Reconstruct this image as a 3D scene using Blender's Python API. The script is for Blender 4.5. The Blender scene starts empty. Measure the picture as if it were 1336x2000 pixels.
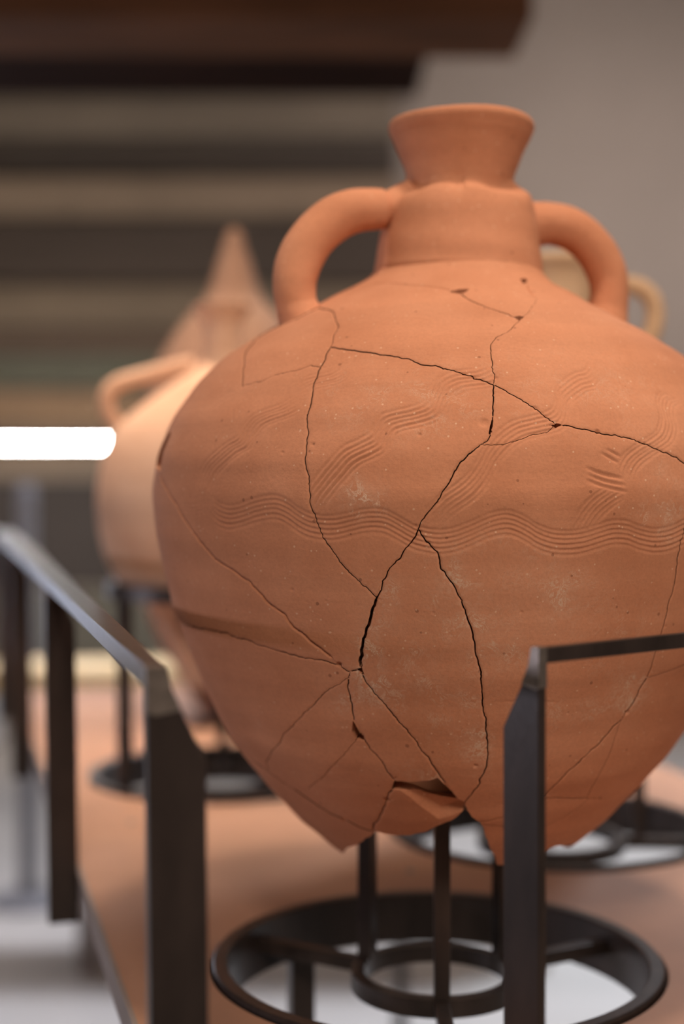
import bpy, bmesh, math, random
import numpy as np
from mathutils import Vector, Matrix
from collections import deque

# ------------------------------------------------------------------ camera
scene = bpy.context.scene
W, H, F = 1336, 2000, 2777.78          # 50 mm lens on a 24 x 36 frame held upright
EYE = 1.259
PITCH = math.atan(65 / F)
TABLE_Z = EYE - 0.409
cam_data = bpy.data.cameras.new('camera')
cam = bpy.data.objects.new('camera', cam_data)
scene.collection.objects.link(cam)
cam.location = (0, 0, EYE)
cam.rotation_euler = (math.pi / 2 - PITCH, 0, 0)
cam_data.sensor_fit = 'VERTICAL'
cam_data.sensor_height = 36
cam_data.lens = 50
cam_data.clip_start = 0.02
cam_data.dof.use_dof = True
cam_data.dof.focus_distance = 0.965
cam_data.dof.aperture_fstop = 2.0
cam_data.dof.aperture_blades = 9
cam_data.dof.aperture_rotation = 0.2
scene.camera = cam

# ------------------------------------------------------------------ world, lights, exposure
world = bpy.data.worlds.new('world')
scene.world = world
world.use_nodes = True
world.node_tree.nodes['Background'].inputs[0].default_value = (0.55, 0.47, 0.42, 1)
world.node_tree.nodes['Background'].inputs[1].default_value = 0.34
scene.view_settings.view_transform = 'Standard'
scene.view_settings.look = 'None'
scene.view_settings.gamma = 1
scene.view_settings.exposure = 0.0
scene.view_settings.use_curve_mapping = False


def area_light(name, loc, target, size, power, color, spread=math.pi):
    d = bpy.data.lights.new(name, 'AREA')
    d.shape = 'DISK'
    d.size = size
    d.energy = power
    d.color = color
    d.spread = spread
    o = bpy.data.objects.new(name, d)
    scene.collection.objects.link(o)
    o.location = loc
    v = Vector(target) - Vector(loc)
    o.rotation_euler = v.to_track_quat('-Z', 'Y').to_euler()
    return o


area_light('key_light', (0.29, 0.76, EYE + 1.95), (0.08, 1.2, EYE), 0.24, 11.6, (1.0, 0.83, 0.68), math.radians(120))
area_light('front_fill', (-0.10, -0.95, EYE + 1.55), (0.08, 1.2, EYE - 0.1), 0.35, 27, (1.0, 0.82, 0.68))  # added fill from behind the camera, no fixture known there
area_light('right_fill', (1.5, -0.3, EYE + 0.90), (0.08, 1.2, EYE - 0.1), 1.2, 15, (1.0, 0.82, 0.68))
area_light('second_spot', (0.50, 2.35, EYE + 1.9), (0.45, 2.15, TABLE_Z), 0.2, 2.5, (1.0, 0.82, 0.66), math.radians(46))
area_light('table_spot', (-0.40, 1.95, EYE + 1.9), (-0.28, 2.15, TABLE_Z), 0.2, 3.4, (1.0, 0.82, 0.66), math.radians(40))
area_light('window_light', (-3.0, 1.35, EYE + 0.06), (0.0, 1.15, EYE - 0.1), 0.14, 18, (0.88, 0.84, 0.98))
area_light('wall_fill', (1.6, 5.2, EYE + 1.6), (1.1, 7.0, EYE), 0.6, 29, (1.0, 0.84, 0.76))  # added wash to bring up the plaster colour, no fixture known
area_light('board_fill', (-1.4, 5.3, EYE - 0.2), (-1.2, 7.0, EYE + 0.6), 0.6, 22, (1.0, 0.86, 0.70))  # added wash to bring up the board colours, no fixture known
area_light('floor_spot', (-1.0, 4.0, EYE + 1.6), (-0.9, 4.0, 0), 0.6, 30, (0.90, 0.89, 1.0), math.radians(120))
area_light('floor_spot_right', (1.7, 4.0, EYE + 1.6), (1.2, 3.8, 0), 0.6, 68, (0.78, 0.88, 1.0), math.radians(120))

rng = np.random.default_rng(7)
random.seed(7)

# ------------------------------------------------------------------ pixel geometry
cf = np.array([0, math.cos(PITCH), -math.sin(PITCH)])
cr = np.array([1.0, 0, 0])
cu = np.cross(cr, cf)
C0 = np.array([0, 0, EYE])


def proj(P):
    d = P - C0
    z = d @ cf
    return np.stack([W / 2 + F * (d @ cr) / z, H / 2 - F * (d @ cu) / z], -1)


def ray(px, py):
    return cf + cr * (px - W / 2) / F - cu * (py - H / 2) / F


def at(px, py, Y):
    v = ray(px, py)
    return C0 + v * Y / v[1]


def onz(px, py, z):
    v = ray(px, py)
    return C0 + v * (z - EYE) / v[2]



# ------------------------------------------------------------------ helpers
COL = scene.collection


def tag(o, label=None, cat=None, group=None, kind=None):
    if label: o['label'] = label
    if cat: o['category'] = cat
    if group: o['group'] = group
    if kind: o['kind'] = kind
    return o


def empty(name, loc, label=None, cat=None, group=None):
    o = bpy.data.objects.new(name, None)
    o.empty_display_size = 0.1
    COL.objects.link(o)
    o.location = Vector(loc)
    return tag(o, label, cat, group)


def link_mesh(name, me, mat, parent=None, smooth=True):
    if mat: me.materials.append(mat)
    o = bpy.data.objects.new(name, me)
    COL.objects.link(o)
    if parent is not None:
        o.parent = parent
        o.matrix_parent_inverse = Matrix.Identity(4)
    if smooth:
        me.shade_smooth()
    return o


def np_mesh(name, V, Q, T=None):
    """V (n,3), Q quads (m,4), T triangles (k,3)"""
    me = bpy.data.meshes.new(name)
    Q = np.asarray(Q, dtype=np.int32).reshape(-1, 4)
    T = np.zeros((0, 3), np.int32) if T is None else np.asarray(T, np.int32).reshape(-1, 3)
    me.vertices.add(len(V))
    me.vertices.foreach_set('co', np.asarray(V, np.float32).ravel())
    loops = np.concatenate([Q.ravel(), T.ravel()])
    me.loops.add(len(loops))
    me.loops.foreach_set('vertex_index', loops)
    n = len(Q) + len(T)
    me.polygons.add(n)
    starts = np.concatenate([np.arange(len(Q)) * 4, len(Q) * 4 + np.arange(len(T)) * 3]).astype(np.int32)
    me.polygons.foreach_set('loop_start', starts)
    me.update(calc_edges=True)
    return me


def bm_obj(name, bm, mat, parent=None, smooth=False, bevel=0.0, segs=2):
    bmesh.ops.recalc_face_normals(bm, faces=bm.faces)
    if bevel > 0:
        bmesh.ops.bevel(bm, geom=[e for e in bm.edges if e.is_manifold and e.calc_face_angle(0) > 0.5], offset=bevel, segments=segs,
                        profile=0.5, affect='EDGES', clamp_overlap=True)
    me = bpy.data.meshes.new(name)
    bm.to_mesh(me)
    bm.free()
    return link_mesh(name, me, mat, parent, smooth)


def box_bm(cx, cy, cz, sx, sy, sz, M=None):
    bm = bmesh.new()
    m = Matrix.Translation((cx, cy, cz)) @ Matrix.Diagonal((sx, sy, sz, 1))
    if M is not None: m = M @ m
    bmesh.ops.create_cube(bm, size=1, matrix=m)
    return bm


def prism_bm(poly, a, b, t):
    """poly: 2-D points in the frame (a, b) ; thickness vector t ; all numpy, origin in poly already 3-D"""
    bm = bmesh.new()
    v0 = [bm.verts.new(p) for p in poly]
    v1 = [bm.verts.new(Vector(p) + Vector(t)) for p in poly]
    bm.faces.new(v0)
    bm.faces.new(list(reversed(v1)))
    n = len(poly)
    for i in range(n):
        bm.faces.new((v0[i], v1[i], v1[(i + 1) % n], v0[(i + 1) % n]))
    return bm


def lathe(name, prof, n, mat, parent=None, center=(0, 0, 0), wob=0.0, closed=False, seed=0):
    prof = np.array(prof, float)
    m = len(prof)
    th = np.linspace(0, 2 * np.pi, n, endpoint=False)
    r = prof[:, 0][:, None] * (1 + wob * (np.sin(2 * th + seed)[None, :] * 0.6 + np.sin(3 * th + seed * 2)[None, :] * 0.4))
    V = np.stack([r * np.cos(th), r * np.sin(th), np.repeat(prof[:, 1][:, None], n, 1)], -1).reshape(-1, 3) + np.array(center)
    i, j = np.meshgrid(np.arange(m if closed else m - 1), np.arange(n), indexing='ij')
    i2 = (i + 1) % m
    j2 = (j + 1) % n
    Q = np.stack([i * n + j, i * n + j2, i2 * n + j2, i2 * n + j], -1).reshape(-1, 4)
    return link_mesh(name, np_mesh(name, V, Q), mat, parent)


def catmull(P, n):
    P = np.asarray(P, float)
    Q = np.vstack([2 * P[0] - P[1], P, 2 * P[-1] - P[-2]])
    out = []
    for i in range(1, len(Q) - 2):
        t = np.linspace(0, 1, n, endpoint=False)[:, None]
        a, b, c, d = Q[i - 1], Q[i], Q[i + 1], Q[i + 2]
        out.append(0.5 * ((2 * b) + (-a + c) * t + (2 * a - 5 * b + 4 * c - d) * t ** 2 + (-a + 3 * b - 3 * c + d) * t ** 3))
    out.append(P[-1:])
    return np.vstack(out)


def tube(name, pts, ra, rb, mat, parent, nrm, nseg=40, cap=True, wob=0.0):
    """sweep: pts (n,3), ra radius in the plane of the bend, rb radius across; nrm = plane normal"""
    pts = np.asarray(pts, float)
    n = len(pts)
    tg = np.gradient(pts, axis=0)
    tg /= np.linalg.norm(tg, axis=1)[:, None]
    nrm = np.asarray(nrm, float) / np.linalg.norm(nrm)
    side = np.cross(tg, nrm)
    side /= np.linalg.norm(side, axis=1)[:, None]
    th = np.linspace(0, 2 * np.pi, nseg, endpoint=False)
    ra = np.broadcast_to(ra, (n,)); rb = np.broadcast_to(rb, (n,))
    wv = 1 + wob * (np.sin(np.arange(n)[:, None] * 0.23 + 2 * th[None, :]) + np.sin(np.arange(n)[:, None] * 0.11 + th[None, :] * 3 + 1)) * 0.5
    V = pts[:, None, :] + wv[..., None] * (ra[:, None, None] * np.cos(th)[None, :, None] * side[:, None, :] + rb[:, None, None] * np.sin(th)[None, :, None] * nrm)
    V = V.reshape(-1, 3)
    i, j = np.meshgrid(np.arange(n - 1), np.arange(nseg), indexing='ij')
    j2 = (j + 1) % nseg
    Q = np.stack([i * nseg + j, i * nseg + j2, (i + 1) * nseg + j2, (i + 1) * nseg + j], -1).reshape(-1, 4)
    T = []
    if cap:
        V = np.vstack([V, pts[0], pts[-1]])
        a, b = n * nseg, n * nseg + 1
        for k in range(nseg):
            T.append((a, (k + 1) % nseg, k))
            T.append((b, (n - 1) * nseg + k, (n - 1) * nseg + (k + 1) % nseg))
    me = np_mesh(name, V, Q, T)
    bm = bmesh.new(); bm.from_mesh(me)
    bmesh.ops.recalc_face_normals(bm, faces=bm.faces)
    bm.to_mesh(me); bm.free()
    return link_mesh(name, me, mat, parent)


# ------------------------------------------------------------------ materials
def new_mat(name):
    m = bpy.data.materials.new(name)
    m.use_nodes = True
    nt = m.node_tree
    return m, nt, nt.nodes['Principled BSDF']


def nd(nt, typ, **kw):
    n = nt.nodes.new(typ)
    for k, v in kw.items():
        if k.startswith('i_'):
            key = k[2:]
            n.inputs[int(key) if key.isdigit() else key.replace('_', ' ')].default_value = v
        else:
            setattr(n, k, v)
    return n


def ramp(nt, fac, stops):
    r = nt.nodes.new('ShaderNodeValToRGB')
    e = r.color_ramp.elements
    while len(e) < len(stops): e.new(0.5)
    for k, (p, c) in enumerate(stops):
        e[k].position = p
        e[k].color = c if len(c) == 4 else (*c, 1)
    nt.links.new(fac, r.inputs[0])
    return r.outputs[0]


def mix(nt, fac, a, b, mode='MIX'):
    m = nt.nodes.new('ShaderNodeMix')
    m.data_type = 'RGBA'
    m.blend_type = mode
    L = nt.links
    if hasattr(fac, 'default_value') or hasattr(fac, 'links'): L.new(fac, m.inputs[0])
    else: m.inputs[0].default_value = fac
    for v, s in ((a, m.inputs[6]), (b, m.inputs[7])):
        if isinstance(v, tuple): s.default_value = v if len(v) == 4 else (*v, 1)
        else: L.new(v, s)
    return m.outputs[2]


def clay_material(name, base, dark, pale, crust=False, bump=0.35, grain=1.0):
    m, nt, bs = new_mat(name)
    L = nt.links
    tc = nd(nt, 'ShaderNodeTexCoord')
    co = tc.outputs['Object']
    big = nd(nt, 'ShaderNodeTexNoise', i_Scale=7.0, i_Detail=5.0, i_Roughness=0.6)
    L.new(co, big.inputs['Vector'])
    mp = nd(nt, 'ShaderNodeMapping'); mp.inputs['Scale'].default_value = (6, 6, 70)
    L.new(co, mp.inputs['Vector'])
    streak = nd(nt, 'ShaderNodeTexNoise', i_Scale=1.0, i_Detail=4.0, i_Roughness=0.55)
    L.new(mp.outputs[0], streak.inputs['Vector'])
    c = ramp(nt, big.outputs['Fac'], [(0.32, dark), (0.5, base), (0.70, pale)])
    st = ramp(nt, streak.outputs['Fac'], [(0.3, (0.80, 0.80, 0.80)), (0.6, (1.03, 1.03, 1.03))])
    c = mix(nt, 0.38, c, st, 'MULTIPLY')
    fine = nd(nt, 'ShaderNodeTexNoise', i_Scale=420.0 * grain, i_Detail=3.0, i_Roughness=0.7)
    L.new(co, fine.inputs['Vector'])
    ff = ramp(nt, fine.outputs['Fac'], [(0.25, (0.82, 0.82, 0.82)), (0.55, (1, 1, 1)), (0.8, (1.12, 1.1, 1.08))])
    c = mix(nt, 0.6, c, ff, 'MULTIPLY')
    # dark grit and pits
    vor = nd(nt, 'ShaderNodeTexVoronoi', i_Scale=170.0 * grain, i_Randomness=1.0)
    L.new(co, vor.inputs['Vector'])
    sel = nd(nt, 'ShaderNodeTexWhiteNoise', noise_dimensions='3D')
    L.new(vor.outputs['Position'], sel.inputs['Vector'])
    sel_lo = nd(nt, 'ShaderNodeMath', operation='LESS_THAN', i_1=0.05); L.new(sel.outputs['Value'], sel_lo.inputs[0])
    rad = nd(nt, 'ShaderNodeMath', operation='MULTIPLY', i_1=3.0); L.new(sel.outputs['Value'], rad.inputs[0])
    rr_ = nd(nt, 'ShaderNodeMath', operation='ADD', i_1=0.10); L.new(rad.outputs[0], rr_.inputs[0])
    inr = nd(nt, 'ShaderNodeMath', operation='LESS_THAN'); L.new(vor.outputs['Distance'], inr.inputs[0]); L.new(rr_.outputs[0], inr.inputs[1])
    pit = nd(nt, 'ShaderNodeMath', operation='MULTIPLY'); L.new(sel_lo.outputs[0], pit.inputs[0]); L.new(inr.outputs[0], pit.inputs[1])
    pf = nd(nt, 'ShaderNodeMath', operation='MULTIPLY', i_1=0.55); L.new(pit.outputs[0], pf.inputs[0])
    c = mix(nt, pf.outputs[0], c, (dark[0] * 0.35, dark[1] * 0.3, dark[2] * 0.3))
    # pale mineral specks
    v2 = nd(nt, 'ShaderNodeTexVoronoi', i_Scale=330.0 * grain)
    L.new(co, v2.inputs['Vector'])
    s2 = nd(nt, 'ShaderNodeTexWhiteNoise', noise_dimensions='3D'); L.new(v2.outputs['Position'], s2.inputs['Vector'])
    g2 = nd(nt, 'ShaderNodeMath', operation='GREATER_THAN', i_1=0.95); L.new(s2.outputs['Value'], g2.inputs[0])
    d2 = nd(nt, 'ShaderNodeMath', operation='LESS_THAN', i_1=0.26); L.new(v2.outputs['Distance'], d2.inputs[0])
    sp = nd(nt, 'ShaderNodeMath', operation='MULTIPLY'); L.new(g2.outputs[0], sp.inputs[0]); L.new(d2.outputs[0], sp.inputs[1])
    spf = nd(nt, 'ShaderNodeMath', operation='MULTIPLY', i_1=0.45); L.new(sp.outputs[0], spf.inputs[0])
    c = mix(nt, spf.outputs[0], c, (0.80, 0.55, 0.38))
    if crust:
        at_ = nd(nt, 'ShaderNodeAttribute', attribute_name='crust')
        n1 = nd(nt, 'ShaderNodeTexNoise', i_Scale=95.0, i_Detail=6.0, i_Roughness=0.72, i_Distortion=1.6)
        L.new(co, n1.inputs['Vector'])
        # thin branching veins where the noise crosses its mean
        a1 = nd(nt, 'ShaderNodeMath', operation='SUBTRACT', i_1=0.5); L.new(n1.outputs['Fac'], a1.inputs[0])
        a2 = nd(nt, 'ShaderNodeMath', operation='ABSOLUTE'); L.new(a1.outputs[0], a2.inputs[0])
        veins = ramp(nt, a2.outputs[0], [(0.0, (1, 1, 1)), (0.03, (0, 0, 0))])
        n3 = nd(nt, 'ShaderNodeTexNoise', i_Scale=60.0, i_Detail=3.0)
        L.new(co, n3.inputs['Vector'])
        gate = ramp(nt, n3.outputs['Fac'], [(0.48, (0, 0, 0)), (0.60, (1, 1, 1))])
        vg = mix(nt, 1.0, veins, gate, 'MULTIPLY')
        haze = ramp(nt, n1.outputs['Fac'], [(0.45, (0.05, 0.05, 0.05)), (0.75, (0.45, 0.45, 0.45))])
        cov = mix(nt, 0.55, vg, haze, 'ADD')
        k = nd(nt, 'ShaderNodeMath', operation='MULTIPLY')
        L.new(cov, k.inputs[0]); L.new(at_.outputs['Fac'], k.inputs[1])
        k2 = nd(nt, 'ShaderNodeMath', operation='MULTIPLY', i_1=0.95); k2.use_clamp = True
        L.new(k.outputs[0], k2.inputs[0])
        c = mix(nt, k2.outputs[0], c, (0.66, 0.47, 0.34))
    if crust:    # glue and soil, with the gaps' shade put into the fracture-face colour
        ad = nd(nt, 'ShaderNodeAttribute', attribute_name='dirt_shade')
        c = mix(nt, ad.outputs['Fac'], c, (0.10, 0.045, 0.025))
    L.new(c, bs.inputs['Base Color'])
    bs.inputs['Roughness'].default_value = 0.88
    bs.inputs['Specular IOR Level'].default_value = 0.25
    # relief
    hsum = nd(nt, 'ShaderNodeMath', operation='MULTIPLY_ADD', i_1=1.4)
    L.new(streak.outputs['Fac'], hsum.inputs[0]); L.new(fine.outputs['Fac'], hsum.inputs[2])
    h2 = nd(nt, 'ShaderNodeMath', operation='SUBTRACT')
    L.new(hsum.outputs[0], h2.inputs[0]); L.new(pit.outputs[0], h2.inputs[1])
    mid = nd(nt, 'ShaderNodeTexNoise', i_Scale=60.0, i_Detail=4.0)
    L.new(co, mid.inputs['Vector'])
    h3 = nd(nt, 'ShaderNodeMath', operation='MULTIPLY_ADD', i_1=1.2); L.new(mid.outputs['Fac'], h3.inputs[0]); L.new(h2.outputs[0], h3.inputs[2])
    b = nd(nt, 'ShaderNodeBump', i_Strength=bump, i_Distance=0.0008)
    L.new(h3.outputs[0], b.inputs['Height'])
    L.new(b.outputs[0], bs.inputs['Normal'])
    return m


def plain_material(name, col, rough=0.7, metal=0.0, var=0.15, scale=6.0, bump=0.0, spec=0.5, col2=None, stretch=(1, 1, 1)):
    m, nt, bs = new_mat(name)
    L = nt.links
    tc = nd(nt, 'ShaderNodeTexCoord')
    mp = nd(nt, 'ShaderNodeMapping'); mp.inputs['Scale'].default_value = stretch
    L.new(tc.outputs['Object'], mp.inputs['Vector'])
    n = nd(nt, 'ShaderNodeTexNoise', i_Scale=scale, i_Detail=6.0, i_Roughness=0.6)
    L.new(mp.outputs[0], n.inputs['Vector'])
    a = tuple(x * (1 - var) for x in col)
    b_ = col2 if col2 else tuple(min(1, x * (1 + var)) for x in col)
    c = ramp(nt, n.outputs['Fac'], [(0.35, a), (0.65, b_)])
    L.new(c, bs.inputs['Base Color'])
    bs.inputs['Roughness'].default_value = rough
    bs.inputs['Metallic'].default_value = metal
    bs.inputs['Specular IOR Level'].default_value = spec
    if bump:
        n2 = nd(nt, 'ShaderNodeTexNoise', i_Scale=scale * 12, i_Detail=4.0)
        L.new(mp.outputs[0], n2.inputs['Vector'])
        b = nd(nt, 'ShaderNodeBump', i_Strength=bump, i_Distance=0.001)
        L.new(n2.outputs['Fac'], b.inputs['Height'])
        L.new(b.outputs[0], bs.inputs['Normal'])
    return m


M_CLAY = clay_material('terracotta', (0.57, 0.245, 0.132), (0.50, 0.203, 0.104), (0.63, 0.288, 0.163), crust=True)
M_CLAY_PALE = clay_material('pale_clay', (0.66, 0.40, 0.265), (0.58, 0.33, 0.21), (0.72, 0.47, 0.33), bump=0.2, grain=0.5)
M_CLAY_RED = clay_material('reddish_clay', (0.31, 0.175, 0.115), (0.25, 0.135, 0.09), (0.36, 0.22, 0.15), bump=0.2, grain=0.5)
M_CLAY_BUFF = clay_material('buff_clay', (0.62, 0.42, 0.26), (0.52, 0.33, 0.20), (0.70, 0.50, 0.33), bump=0.2, grain=0.5)
M_STEEL = plain_material('blackened_steel', (0.036, 0.0255, 0.022), 0.36, 0.2, 0.35, 30, 0.15, 0.6, stretch=(1, 1, 0.3))
M_GROUND = plain_material('ground_steel', (0.24, 0.205, 0.18), 0.38, 0.7, 0.3, 60, 0.2)
M_TABLE = plain_material('tan_table_board', (0.43, 0.235, 0.150), 0.62, 0, 0.08, 5, 0.1, 0.4)
M_EDGE = plain_material('table_edge_band', (0.26, 0.21, 0.185), 0.6, 0, 0.1, 10)
M_FLOOR = plain_material('pale_floor', (0.42, 0.39, 0.37), 0.5, 0, 0.06, 1.5, 0.05)
M_PLASTER = plain_material('grey_plaster', (0.30, 0.262, 0.235), 0.9, 0, 0.05, 1.2, 0.1)
M_CEIL = plain_material('ceiling_paint', (0.25, 0.21, 0.18), 0.9, 0, 0.05, 1.2)
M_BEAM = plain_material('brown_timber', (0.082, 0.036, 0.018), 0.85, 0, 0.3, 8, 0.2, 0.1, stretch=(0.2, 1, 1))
M_BEAM_SHADE = plain_material('shaded_timber', (0.016, 0.0055, 0.003), 0.9, 0, 0.3, 8, 0.2, 0.08, stretch=(0.2, 1, 1))  # unlit look of the rear beam put into its colour

# ------------------------------------------------------------------ room shell
def structure(o):
    o['kind'] = 'structure'
    return o

TH = math.atan2(0.273, 0.962)
fl = structure(bm_obj('floor', box_bm(0, 3.0, -0.05, 12, 10, 0.1), M_FLOOR))
wall_back = structure(bm_obj('wall_back', box_bm(0, 0.15, 1.9, 12, 0.3, 4.0), M_PLASTER))
wall_back.location = (0, 7.0, 0)
structure(bm_obj('wall_left', box_bm(-6.15, 3.0, 1.9, 0.3, 10, 4.0), M_PLASTER))
structure(bm_obj('wall_right', box_bm(6.15, 3.0, 1.9, 0.3, 10, 4.0), M_PLASTER))
structure(bm_obj('wall_front', box_bm(0, -2.15, 1.9, 12, 0.3, 4.0), M_PLASTER))
structure(bm_obj('ceiling', box_bm(0, 3.0, 3.95, 12.6, 10.6, 0.1), M_CEIL))

# boards that clad the back wall, top to bottom
BOARDS = [(-330, -72, (0.035, 0.020, 0.014), 0.05), (-70, 58, (0.060, 0.030, 0.018), 0.08), (60, 188, (0.030, 0.017, 0.012), 0.05), (190, 268, (0.165, 0.135, 0.105), 0.09), (270, 345, (0.050, 0.038, 0.030), 0.04),
          (347, 424, (0.215, 0.160, 0.115), 0.09), (426, 556, (0.055, 0.039, 0.030), 0.04), (558, 640, (0.145, 0.108, 0.075), 0.09),
          (642, 690, (0.085, 0.056, 0.038), 0.05), (692, 758, (0.085, 0.085, 0.062), 0.04), (760, 836, (0.190, 0.120, 0.070), 0.07),
          (838, 934, (0.160, 0.120, 0.090), 0.08), (936, 1148, (0.030, 0.023, 0.022), 0.04), (1150, 1306, (0.090, 0.085, 0.070), 0.05)]
XR = at(775, 400, 6.95)[0]
for (y0, y1, colr, dp) in BOARDS:
    z0 = at(0, y1, 6.95)[2]; z1 = at(0, y0, 6.95)[2]
    mt = plain_material('board_paint', colr, 0.75, 0, 0.12, 4, 0.15, stretch=(0.3, 1, 1))
    bm_obj('board', box_bm((-5.9 + XR) / 2, -dp / 2, (z0 + z1) / 2, XR + 5.9, dp, z1 - z0 - 0.012), mt, wall_back, bevel=0.006)
z0 = at(0, 1345, 6.9)[2]; z1 = at(0, 1308, 6.9)[2]

# tall cool-lit window in the back wall, left of the picture
win = structure(empty('window_1', (-3.0, 6.93, 1.25)))
mw, ntw, bw = new_mat('window_glow')
bw.inputs['Emission Color'].default_value = (0.72, 0.78, 1.0, 1)
bw.inputs['Emission Strength'].default_value = 3.0
bm_obj('pane', box_bm(0, 0, 0, 1.3, 0.02, 1.9), mw, win)
for (cx, cz, sx, sz) in ((-0.68, 0, 0.06, 2.02), (0.68, 0, 0.06, 2.02), (0, 0.98, 1.42, 0.06), (0, -0.98, 1.42, 0.06), (0, 0, 0.04, 1.9)):
    bm_obj('window_frame', box_bm(cx, -0.02, cz, sx, 0.06, sz), M_STEEL, win)

# overhead timber beams
def beam(name, y_back, y_front, Yb, x_end, mat, label, h=0.2, rot=0.0, len_=4.2):
    zb = at(668, y_back, Yb)[2]
    Yf = (zb - EYE) / ((935 - y_front) / F)
    xe = at(x_end, y_back, Yb)[0]
    o = empty(name, (xe, Yb, zb), label, 'beam')
    Mx = Matrix.Rotation(rot, 4, 'Z')
    bm_obj('timber', box_bm(-len_ / 2, (Yf - Yb) / 2, h / 2, len_, Yb - Yf, h, Mx), mat, o, bevel=0.008)
    # iron hanger strap up to the ceiling
    bm_obj('hanger', box_bm(-0.9, (Yf - Yb) / 2, (3.9 - zb + h) / 2, 0.03, 0.006 + (Yb - Yf), 3.9 - zb - h, Mx), M_STEEL, o)
    return o
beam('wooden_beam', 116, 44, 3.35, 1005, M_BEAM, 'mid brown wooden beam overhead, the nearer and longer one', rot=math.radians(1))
beam('wooden_beam', 190, 116, 4.5, 815, M_BEAM_SHADE, 'wooden beam coloured very dark as if unlit, just below and behind the brown beam', h=0.16, rot=math.radians(1))

# glowing tube lamp
le = at(222, 866, 5.0)
lamp = empty('tube_lamp', (le[0] - 0.75, 5.0, le[2]), 'glowing white linear tube lamp hanging in the left background', 'lamp')
m, nt, bs = new_mat('lamp_glow')
bs.inputs['Emission Color'].default_value = (1.0, 0.98, 0.96, 1)
bs.inputs['Emission Strength'].default_value = 60
bm = bmesh.new()
bmesh.ops.create_cone(bm, cap_ends=True, segments=20, radius1=0.010, radius2=0.010, depth=1.5, matrix=Matrix.Rotation(math.pi / 2, 4, 'Y'))
bm_obj('tube', bm, m, lamp, smooth=True)
bm_obj('housing', box_bm(0, 0, 0.017, 1.5, 0.02, 0.014), M_STEEL, lamp, bevel=0.003)
for sx in (-0.7, 0.6):
    bm = bmesh.new()
    bmesh.ops.create_cone(bm, cap_ends=True, segments=10, radius1=0.0012, radius2=0.0012, depth=3.9 - le[2] - 0.024,
                          matrix=Matrix.Translation((sx, 0, (3.9 - le[2]) / 2 + 0.012)))
    bm_obj('cable', bm, M_STEEL, lamp)

# ------------------------------------------------------------------ table (runs back at a slight angle)
U = np.array([-0.273, 0.962, 0]); N = np.array([0.962, 0.273, 0])
def tb(n, u, z=0.0):
    return N * n + U * u + np.array([0, 0, TABLE_Z + z])
N0, N1, U0, U1 = 0.1415, 0.989, 0.72, 2.79
STANDS = [(at(852, 1900, 1.2)[0], 1.2), (-0.165, 1.97), (0.245, 1.66), (-0.42, 2.52)]
HOLE_R = 0.196
cu_ = bpy.data.curves.new('table_top', 'CURVE')
cu_.dimensions = '2D'; cu_.fill_mode = 'BOTH'; cu_.extrude = 0.0125
def spl(pts):
    s = cu_.splines.new('POLY'); s.points.add(len(pts) - 1)
    for p, q in zip(s.points, pts): p.co = (q[0], q[1], 0, 1)
    s.use_cyclic_u = True
spl([tb(N0, U0), tb(N1, U0), tb(N1, U1), tb(N0, U1)])
RS = [0.190, 0.185, 0.190, 0.185]
for (x, y), R_ in zip(STANDS[:3], RS):
    spl([(x + (R_ + 0.003) * math.cos(a), y + (R_ + 0.003) * math.sin(a)) for a in np.linspace(0, 2 * math.pi, 96, endpoint=False)])
tmp = bpy.data.objects.new('tmp', cu_)
me = bpy.data.meshes.new_from_object(tmp)
bpy.data.objects.remove(tmp)
for v in me.vertices: v.co.z -= 0.0125
tc_ = tb((N0 + N1) / 2, (U0 + U1) / 2)
table = empty('display_table', (tc_[0], tc_[1], 0), 'long tan board display table pierced with round holes for the jars', 'table')
for v in me.vertices:
    v.co.x -= tc_[0]; v.co.y -= tc_[1]; v.co.z += TABLE_Z
me.name = 'table_top'
link_mesh('table_top', me, M_TABLE, table, smooth=False)
RotT = Matrix.Rotation(math.atan2(N[1], N[0]), 4, 'Z')
hw_ = (N1 - N0) / 2; hl_ = (U1 - U0) / 2
for (cx, cy, sx, sy) in ((-hw_ - 0.002, 0, 0.004, 2 * hl_), (hw_ + 0.002, 0, 0.004, 2 * hl_), (0, hl_ + 0.002, 2 * hw_ + 0.008, 0.004), (0, -hl_ - 0.002, 2 * hw_ + 0.008, 0.004)):
    bm_obj('edge_band', box_bm(cx, cy, TABLE_Z - 0.013, sx, sy, 0.027, RotT), M_EDGE, table)
for lx, ly in ((-hw_ + 0.178, -0.49), (hw_ - 0.12, -0.49), (-hw_ + 0.25, hl_ - 0.15), (hw_ - 0.12, hl_ - 0.15)):
    bm_obj('leg', box_bm(lx, ly, (TABLE_Z - 0.025) / 2, 0.022, 0.022, TABLE_Z - 0.025, RotT), M_STEEL, table, bevel=0.002)
# small dark screw plugs in the board
for px, py in ((258, 1606), (802, 1702)):
    p = onz(px, py, TABLE_Z)
    bm = bmesh.new()
    bmesh.ops.create_cone(bm, cap_ends=True, segments=16, radius1=0.006, radius2=0.005, depth=0.0016, matrix=Matrix.Translation((p[0] - tc_[0], p[1] - tc_[1], TABLE_Z + 0.0004)))
    bm_obj('screw_plug', bm, M_EDGE, table)
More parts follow.
